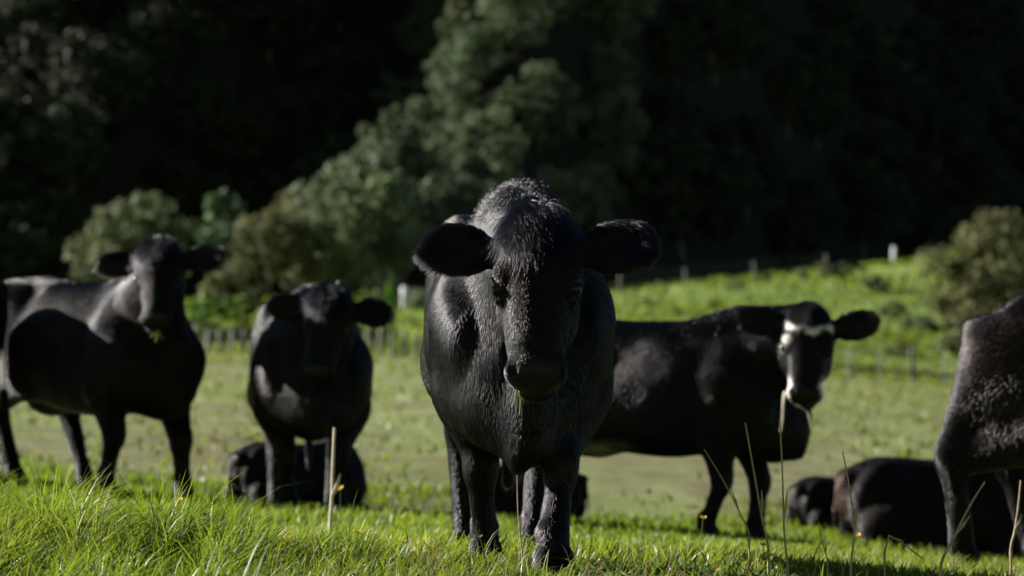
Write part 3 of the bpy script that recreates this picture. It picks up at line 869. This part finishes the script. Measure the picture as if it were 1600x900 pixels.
        eu = unit(d - ed * (d @ ed)); en = np.cross(ed, eu); en = en * (1 if en @ n > 0 else -1)
        if twist: eu, en = eu * math.cos(twist) + en * math.sin(twist), en * math.cos(twist) - eu * math.sin(twist)
        b0 = H(.045, s * .095, -.10); ec = b0 + ed * .140 * kw
        f.cap(b0, b0 + ed * .08 * kw, .036 * kw, .038 * kw, .03)
        f.ell(ec, [ed, eu, en], np.array([.115, .086, .032]) * kw, .02)
        f.ell(ec + en * .034 * kw + ed * .01, [ed, eu, en], np.array([.092, .060, .030]) * kw, .015, sub=True)
    V, F = f.mesh(2 if h < .013 else 4)
    q_ = np.clip((V[:, 0] - .62) / .28, 0, 1); V[:, 1] *= slim + (1 - slim) * q_ * q_ * (3 - 2 * q_)
    r = np.random.default_rng(seed)
    N = vnormals(V, F)
    # loose skin and muscle: shallow relief
    V = V + N * (.0045 * noise3(V, 7, seed) + .0007 * noise3(V, 22, seed + 1))[:, None] * np.where(np.linalg.norm(V - H(.25, 0, -.08), axis=1) < .4 * kw, .35, 1)[:, None]
    rel = V - P0; u = rel @ d / k_; v = rel @ l / kw; w = rel @ n / kw
    inhead = (u > -.12) & (u < .56) & (np.abs(v) < .42) & (w > -.26) & (w < .15)
    nose = np.clip((u - .422) / .02, 0, 1) * np.clip((w + .10) / .015, 0, 1) * np.clip((.080 - np.abs(v)) / .012, 0, 1) * inhead
    # lines beside the nostril and round the eye stay bare
    eyed = np.minimum(*[np.linalg.norm(V - H(.185, s * .122, -.046), axis=1) for s in (-1, 1)])
    tone = np.zeros(len(V)); br = np.zeros(len(V))
    if white == 'face':
        wob = .013 * np.sin(v * 60) + .010 * np.sin(v * 23 + 1) + .012 * noise3(V, 60, 77)
        band = np.clip(1.6 - np.abs(u - (.098 - 1.0 * np.abs(v) ** 1.5 + wob)) / .020, 0, 1) * (np.abs(v) < .125) * (w > -.11)
        patch = np.clip(1.5 - np.hypot((u - .150) / .030, (v + .108) / .024), 0, 1)
        mz = np.clip(1.6 - np.abs(u - .41 + .02 * noise3(V, 50, 78)) / .060, 0, 1) * np.clip((np.abs(v) - .058 - .25 * np.clip(.42 - u, 0, .2)) / .010, 0, 1) * (w > -.125)
        ring = np.clip(1.6 - np.abs(u - .400) / .010, 0, 1) * (w > -.06)
        tone = np.clip(np.maximum.reduce([band, patch, mz]), 0, 1) * inhead * (np.abs(v) < .14)
        bel = np.clip((.585 - V[:, 2]) / .05, 0, 1) * np.clip(1.2 - np.abs(V[:, 0] + .36) / .26, 0, 1) * (np.abs(V[:, 1]) < .30)
        tone = np.maximum(tone, bel * .5)
    br = .09 * np.clip(noise3(V, 5, seed + 20) * .6 + .05, 0, 1)
    if brown is not None: br = np.clip(br + brown(V), 0, 1)
    me = np_mesh('cow', V * scale, F, M_SKIN, attrs={'nose': nose, 'tone': tone, 'brown': br})
    ob = link('cow', me)
    ob.location = o; ob.rotation_euler = (0, 0, th - math.radians(90))
    tag(ob, label, 'cow', group)
    # eyes
    if h < .022:
        th_ = np.linspace(0, np.pi, 9); ph = np.linspace(0, 2 * np.pi, 16, endpoint=False)
        sv = np.array([[math.sin(a) * math.cos(b), math.sin(a) * math.sin(b), math.cos(a)] for a in th_ for b in ph]) * .0235 * kw * scale
        sf = np.array([[i * 16 + j, (i + 1) * 16 + j, (i + 1) * 16 + (j + 1) % 16, i * 16 + (j + 1) % 16] for i in range(8) for j in range(16)])
        eye = np_mesh('eye', sv, sf, M_EYE)
        for s in (-1, 1):
            e = link('eye', eye, ob); e.location = H(.185, s * .112, -.048) * scale
    # coat
    if hair:
        ears = inhead & (np.abs(v) > .135) & (u < .2)
        leg = np.clip((.62 + lowz - V[:, 2]) / .12, 0, 1) * (~inhead)
        flow = np.zeros_like(V)
        nk = np.clip((V[:, 0] - .45) / .35, 0, 1)
        flow += np.stack([-.75 * (1 - nk) - .15 * nk, 0 * nk, -.55 - .45 * nk], 1) * (1 - leg)[:, None] + np.array([0, 0, -1.0]) * leg[:, None]
        hd = d[None] * np.where(u > .12, .55, .9)[:, None] + l[None] * (np.sign(v) * np.clip(np.abs(v) * 5, 0, .8))[:, None] - n[None] * .35
        flow = np.where(inhead[:, None], hd, flow)
        flow = np.where(ears[:, None], l[None] * np.sign(v)[:, None] * .9 + d[None] * .35, flow)
        sw = noise3(V, 5, seed + 5); sw2 = noise3(V, 14, seed + 6)
        flow = flow + np.stack([sw, noise3(V, 5, seed + 7), noise3(V, 6, seed + 8)], 1) * wild + np.cross(N, flow) * (sw2 * wild * .6)[:, None]
        T, bc = sample(V, F, hair, r, weight=(1 - nose) * (eyed > .026 * kw) * np.where(inhead, 1.7, 1.0))
        g3 = lambda A: (A[T] * bc[..., None]).sum(1) if A.ndim == 2 else (A[T] * bc).sum(1)
        Pn = g3(N); Pn /= np.linalg.norm(Pn, axis=1)[:, None] + 1e-9
        tf = g3(flow); tf -= Pn * (tf * Pn).sum(1)[:, None]; tf /= np.linalg.norm(tf, axis=1)[:, None] + 1e-9
        Lb = np.full(len(V), .022); Lb[inhead] = .012
        Lb[ears] = .024 + .024 * np.clip((np.abs(v[ears]) - .2) / .1, 0, 1)
        top = (~inhead) * np.clip((V[:, 2] - 1.16 - lowz) / .08, 0, 1)
        sg = top * np.clip(1.3 - np.abs(V[:, 0] - shag) / .24, 0, 1) * np.clip(.7 + .6 * noise3(V, 16, seed + 12), .1, 1.4)
        Lb = Lb + .032 * sg + .010 * top
        fl = inhead * np.clip(1.4 - np.hypot(u + .03, v * 1.1) / .075, 0, 1) * (w > -.17)
        Lb = Lb + .030 * fl * fore
        LL = g3(Lb) * hlen * r.uniform(.6, 1.3, hair)
        lift = np.clip(.13 + .07 * g3(noise3(V, 10, seed + 9)) + 1.1 * g3(sg) + .5 * g3(fl), .08, 1.4)
        strands('coat', ob, g3(V) * scale, tf, Pn, LL * scale, lift, hrad * r.uniform(.7, 1.2), (r.uniform(0, 1, hair) < g3(tone)).astype(float), g3(br), r)
        # shaggy hair standing up on the withers or the hips
        wt = sg * np.clip(1.2 - np.abs(V[:, 1]) / .16, 0, 1) + 1e-9 * top
        nf = hair // 90
        T, bc = sample(V, F, nf, r, weight=wt)
        Pn = g3(N); Pn /= np.linalg.norm(Pn, axis=1)[:, None] + 1e-9
        tf = g3(flow) * .5 + np.stack([noise3(g3(V), 30, seed + 3), noise3(g3(V), 30, seed + 4), noise3(g3(V), 22, seed + 6)], 1) * .6
        strands('tuft', ob, g3(V) * scale, tf, Pn, r.uniform(.035, .075, nf) * scale, r.uniform(.5, 1.5, nf), hrad * 1.5, np.zeros(nf), np.zeros(nf), r, npts=6, curl=.3, droop=.25)
        # forelock between the ears falling over the forehead
        wt = inhead * np.clip(1.5 - np.hypot((u + .015) * 1.0, v * .9) / .060, 0, 1) * (w > -.14) * (np.abs(v) < .12)
        nf = hair // 55
        T, bc = sample(V, F, nf, r, weight=wt)
        Pn = g3(N); Pn /= np.linalg.norm(Pn, axis=1)[:, None] + 1e-9
        tf = d * .8 + l * (g3(v) * 4)[:, None] + n * .35 + r.normal(size=(nf, 3)) * .15
        strands('forelock', ob, g3(V) * scale, tf, Pn, r.uniform(.06, .115, nf) * scale * fore, np.full(nf, .42), hrad, np.zeros(nf), np.zeros(nf), r, npts=6, curl=.22, droop=.35)
    return ob, dict(H=lambda u, v, w: Vector(o) + Matrix(R.T.tolist()) @ Vector(H(u, v, w) * scale))

def head_at(px, py_poll, px_m, py_m, Yp, Ym): return PX(px, py_poll, Yp), PX(px_m, py_m, Ym)

STAND = dict(FR=(.02, 0), FL=(-.03, 0), HR=(.05, 0), HL=(-.08, 0))
# the big cow in the middle, walking at the camera with lowered head
p, m = head_at(838, 352, 836, 598, 9.02, 8.80)
main, mi = cow('big black cow in the middle walking straight at the camera with lowered head', (.035, 9.55), 3, p, m, (-.06, -1, .25),
         dict(FL=(.36, -.085), FR=(-.08, -.03), HL=(.1, -.06), HR=(-.28, -.02)), h=.0115, hair=420000, hrad=.00048, slim=.90, wild=.38, belly=.06, brisket=.40, seed=11, ear=(-.16, .12), dewlap=.075, hs=.98)
# left cow, three-quarter view
p, m = head_at(246, 386, 241, 505, 17.15, 16.9)
_, ai = cow('black cow at far left standing side on with raised head and grass in its mouth', (228 / FPX * 17.6 - 800 / FPX * 17.6, 17.6), 44, p, m, (-.10, -1, .30),
    dict(FL=(.18, 0), FR=(-.12, 0), HR=(.10, 0), HL=(.36, 0)), shag=-.55, hair=200000, hrad=.0009, seed=21, h=.016, scale=1.07, ear=(-.14, .05), hs=1.05)
# second cow from the left, facing the camera
p, m = head_at(512, 462, 492, 588, 16.75, 16.6)
cow('black cow between the left cow and the middle cow, facing the camera', (-1.20, 17.1), 6, p, m, (-.24, -1, .28),
    dict(FL=(.10, -.03), FR=(-.05, -.03), HR=(.1, 0), HL=(-.1, 0)), hair=200000, hrad=.0009, seed=31, h=.016, scale=1.06, ear=(-.03, .08), hs=1.08)
# cow with the white band on its forehead
p, m = head_at(1264, 492, 1257, 624, 15.75, 15.55)
white, wi = cow('black cow with a white band on its forehead and white muzzle sides', (1.33, 16.2), 68, p, m, (-.10, -1, .26),
    dict(FL=(.05, 0), FR=(-.14, 0), HR=(.1, 0), HL=(-.1, 0)), h=.015, hair=220000, hrad=.0009, seed=41, ear=(-.34, .05), hs=1.08, white='face', fore=.4)
# cow cut by the right edge
cow('black cow cut off by the right edge, showing its rump and hind leg', (3.66, 13.08), 74, (4.4, 12.6, .9), (4.6, 12.4, .45), (.3, -1, .3),
    dict(FL=(.05, 0), FR=(-.1, 0), HR=(-.22, .02), HL=(.05, 0)), shag=-.50, hair=220000, hrad=.0009, scale=1.09, wild=.8, seed=51, tail=(-.84, .17, .72), h=.015)
# cow mostly beyond the left edge, behind the left cow
cow('black cow almost wholly beyond the left edge, only its hindquarters showing', (-4.62, 17.95), -96, (-5.4, 17.6, .9), (-5.6, 17.3, .5), (-.5, -1, .3),
    STAND, h=.024, hair=15000, seed=61)
# lying cattle, heads tucked down on the far side
def lying_cow(label, px, Y, theta, sc, seed, far=1, brown=None):
    x = (px - 800) / FPX * Y
    th = math.radians(theta); fw = np.array([math.sin(th), -math.cos(th)]); lf = np.array([math.cos(th), math.sin(th)]) * far
    z = gz(x, Y); hp = np.array([x, Y]); org = hp - fw * .5 * sc
    p = org + (fw * .86 + lf * .30) * sc; m = org + (fw * .60 + lf * .62) * sc
    return cow(label, hp, theta, (*p, z + .50 * sc), (*m, z + .26 * sc), (*(fw * .7 + lf * .3), .9), None, h=.024, scale=sc, hair=16000, hrad=.0024, seed=seed, lying=True, brown=brown, ground_z=z - .02)
lying_cow('black cow lying behind the second cow from the left', 531, 20.3, 122, .60, 71)
lying_cow('black cow lying in the grass behind the legs of the middle cow', 772, 20.0, -106, .47, 72, far=-1)
lying_cow('black cow lying beside the white banded cow, its rump edge reddish brown', 1580, 20.0, 98, .88, 73, brown=lambda V: np.clip((-.86 - V[:, 0]) / .05, 0, 1) * .45)
lying_cow('small black calf lying just behind the white banded cow', 1378, 21.0, 115, .54, 74)

# ------------------------------------------------------------------ dry stalks, buttercups, mouthfuls of grass
def plain(name, c0, c1, scale=40.0, trans=0.0):
    t = NT(name)
    n = t.n('ShaderNodeTexNoise', Vector=t.n('ShaderNodeTexCoord').outputs['Object'], Scale=scale, Detail=4.0).outputs['Fac']
    c = t.ramp(n, [(.3, c0), (.7, c1)])
    b = t.n('ShaderNodeBsdfPrincipled', Base__Color=c, Roughness=.6)
    tr = t.n('ShaderNodeBsdfTranslucent', Color=c)
    return t.surf(t.n('ShaderNodeMixShader', i0=trans, i1=b.outputs[0], i2=tr.outputs[0]).outputs[0])
M_STRAW = plain('dry_straw', (.20, .14, .075), (.42, .33, .20))
M_PALESTRAW = plain('pale_straw', (.40, .34, .25), (.6, .54, .42))
M_YELLOW = plain('buttercup_petal', (.62, .33, .01), (.75, .47, .02), 60, .3)
M_STEM = plain('flower_stem', (.07, .12, .02), (.13, .2, .04), 40, .2)

def curve_pts(P, n=14):
    P = np.array(P, float); k = np.linspace(0, len(P) - 1, len(P))
    t = np.linspace(0, len(P) - 1, n)
    return np.stack([pchip(k, P[:, i])(t) for i in range(3)], 1)

def stalk(label, pix, Y, r0, mat=None, root=True, smooth=True, name='dry_stalk', dy=.0, group='dry grass stalks'):
    P = [PX(a, b, Y + dy * i) for i, (a, b) in enumerate(pix)]
    base = P[-1]
    if root: P.append(Vector((base.x, base.y, gz(base.x, base.y) - .02)))
    o = P[-1].copy()
    Q = [np.array(p - o) for p in P]
    Q = curve_pts(Q, 18) if smooth else np.concatenate([np.linspace(Q[i], Q[i + 1], 7)[(i > 0):] for i in range(len(Q) - 1)])
    k = np.linspace(0, 1, len(Q))
    rad = r0 * (.55 + .45 * k) * (1 + .35 * (np.abs((k * 3.3) % 1 - .5) < .05))
    parts = [tube(Q, rad, 7)]
    # a torn leaf sheath clinging to the stalk
    m = len(Q) // 3
    a, b = Q[m], Q[m + 2]
    side = np.array([r0 * 2.6, -r0, 0])
    parts.append(tube([b, (a + b) / 2 + side * .7, a + side * 1.2 + (a - b) * .2], [r0 * .9, r0 * 1.1, r0 * .3], 6))
    V, F = join(parts)
    ob = link(name, np_mesh(name, V, F, mat or M_STRAW)); ob.location = o
    return tag(ob, label, 'dry stalk', group)
stalk('tall thin straw stalk rising straight in front of the chest of the white banded cow', [(1218, 655), (1222, 740), (1224, 820), (1230, 895)], 9.0, .0042)
stalk('leaning dry stalk with a torn sheath, left of the tallest straight stalk', [(1164, 660), (1178, 740), (1190, 810), (1200, 862)], 9.4, .0048)
stalk('faint dark stalk crossing diagonally before the front leg of the white banded cow', [(1100, 702), (1128, 748), (1155, 800), (1170, 840)], 9.9, .0034)
stalk('slender dry stalk before the lying cow with the reddish brown rear', [(1316, 705), (1328, 770), (1334, 830), (1328, 890)], 8.9, .0036)
stalk('thick grey stalk slanting up to the right before the right edge cow', [(1538, 752), (1514, 790), (1490, 838), (1468, 890)], 8.7, .0052)
stalk('short blurred stalk hanging straight near the right edge', [(1594, 750), (1590, 790), (1584, 830), (1578, 860)], 10.5, .0055)
stalk('broken bent dry stalk folded over near the feet of the right edge cow', [(1440, 872), (1412, 850), (1388, 836), (1381, 862)], 9.0, .0034, smooth=False)
stalk('pale blurred upright stalk in front of the legs of the second cow from the left', [(523, 668), (521, 720), (519, 780), (517, 822)], 12.3, .0105, M_PALESTRAW)
stalk('thin dry stalk hanging down between the front legs of the middle cow', [(808, 742), (809, 790), (812, 830), (816, 868)], 9.15, .0030)
stalk('short dry stalk in the grass left of the slender stalk', [(1278, 815), (1285, 850), (1292, 880)], 9.0, .0028)

def petals_mesh():
    V, F = [], []
    for k in range(5):
        a = k * 2 * math.pi / 5; c, s_ = math.cos(a), math.sin(a); n = len(V)
        for (rr, w, z) in ((.0015, .001, 0), (.007, .0052, .002), (.012, .0056, .006), (.0145, .002, .009)):
            for sg in (-1, 0, 1):
                V.append([c * rr - s_ * w * sg, s_ * rr + c * w * sg, z + (.0012 if sg else 0)])
        for i in range(3):
            for j in range(2):
                b = n + i * 3 + j; F.append([b, b + 1, b + 4, b + 3])
    return np_mesh('petals', np.array(V), np.array(F), M_YELLOW)
def centre_mesh():
    V, F = [], []
    for i, (rr, z) in enumerate(((.0035, .001), (.004, .004), (.0025, .0065), (.0004, .0075))):
        for j in range(8): V.append([rr * math.cos(j * math.pi / 4), rr * math.sin(j * math.pi / 4), z])
    for i in range(3):
        for j in range(8): F.append([i * 8 + j, i * 8 + (j + 1) % 8, (i + 1) * 8 + (j + 1) % 8, (i + 1) * 8 + j])
    return np_mesh('centre', np.array(V), np.array(F), M_YELLOW)
PETALS, CENTRE = petals_mesh(), centre_mesh()
random.seed(9)
for px, py, Y, sc, label in [
    (449, 843, 9.0, 1.15, 'largest yellow buttercup, in front of the second cow from the left'),
    (398, 869, 8.7, 1.0, 'yellow buttercup low in the grass left of the largest one'),
    (280, 783, 9.6, 1.0, 'yellow buttercup under the front hoof of the left cow'),
    (559, 833, 9.2, 1.0, 'yellow buttercup right of the pale blurred stalk'),
    (518, 880, 8.6, .9, 'small yellow buttercup below the pale blurred stalk, near the bottom edge'),
    (634, 848, 9.2, .7, 'tiny orange yellow buttercup left of the middle cow'),
    (566, 884, 8.5, .7, 'tiny buttercup bud at the bottom edge between second and middle cow'),
    (1192, 852, 9.0, .9, 'upper one of two yellow buttercups at the foot of the tall straw stalk'),
    (1200, 868, 8.9, 1.0, 'lower one of two yellow buttercups at the foot of the tall straw stalk'),
    (1120, 892, 8.6, .9, 'yellow buttercup near the bottom edge right of the middle cow'),
    (1098, 810, 11.0, 1.0, 'blurred yellow buttercup left of the white banded cow, front legs beside it'),
    (532, 765, 13.0, 1.4, 'blurred yellow buttercup between the front legs and the lying cow'),
    (1339, 838, 10.5, 1.1, 'yellow buttercup before the lying cow with reddish brown rear'),
    (148, 750, 13.0, 1.2, 'blurred yellow buttercup in front of the front legs of the left cow'),
]:
    p = PX(px, py, Y); g = gz(p.x, p.y)
    h = max(p.z - g, .03)
    o = empty('buttercup', (p.x, p.y, g)); tag(o, label, 'flower', 'yellow buttercups in the grass')
    lean = random.uniform(-.02, .02)
    V, F = tube([[-lean, 0, -.01], [-lean * .4, 0, h * .5], [0, 0, h]], [.0016, .0013, .0011], 6)
    link('stem', np_mesh('stem', V, F, M_STEM), o)
    for nm, me in (('petals', PETALS), ('centre', CENTRE)):
        q = link(nm, me, o); q.location = (0, 0, h); q.scale = (sc,) * 3; q.rotation_euler = (random.uniform(.1, .5), random.uniform(-.4, .4), random.uniform(0, 6))

def wisp(label, H, strandsl, rad, mat, name, cat):
    parts = [tube(curve_pts([np.array(x) for x in st], 9), np.linspace(rad, rad * .5, 9), 6) for st in strandsl]
    V, F = join(parts); o = V[0].copy()
    ob = link(name, np_mesh(name, V - o, F, mat)); ob.location = o
    return tag(ob, label, cat)
def down(p, *steps):
    P = [np.array(p)]
    for st in steps: P.append(P[-1] + np.array(st))
    return P
M_FRESH = plain('fresh_blades', (.16, .26, .02), (.28, .40, .04), 40, .3)
q = mi['H'](.478, -.055, -.085)
wisp('few green grass blades hanging from the mouth of the middle cow', None,
     [down(q, (-.006, -.02, -.012), (-.006, -.012, -.03), (-.008, .0, -.02)), down(q, (.004, -.022, -.012), (.004, -.01, -.03), (-.003, 0, -.045)), down(q, (.0, -.02, -.014), (.010, -.008, -.018))], .0026, M_FRESH, 'grass_wisp', 'grass wisp')
q = wi['H'](.47, -.070, -.09)
wisp('pale dry stalk hanging straight down from the mouth of the white banded cow', None,
     [down(wi['H'](.43, -.10, -.07), (-.012, -.03, -.06), (-.004, 0, -.08), (-.012, 0, -.08))], .009, M_PALESTRAW, 'straw', 'straw')
wisp('bent straw sticking out under the muzzle of the white banded cow', None,
     [down(q, (.03, -.04, -.02), (.04, -.01, -.03), (.02, 0, -.015)), down(q + Vector((.09, -.05, -.065)), (.008, 0, -.04), (.010, 0, -.05))], .0048, M_PALESTRAW, 'straw', 'straw')
q = ai['H'](.48, .0, -.095)
wisp('green grass blades sticking out of the mouth of the left cow', None,
     [down(q, (-.01, -.03, -.02), (-.03, -.01, -.03)), down(q, (.01, -.03, -.02), (.02, 0, -.04)), down(q, (0, -.03, -.03), (-.01, 0, -.05))], .006, M_FRESH, 'grass_wisp', 'grass wisp')
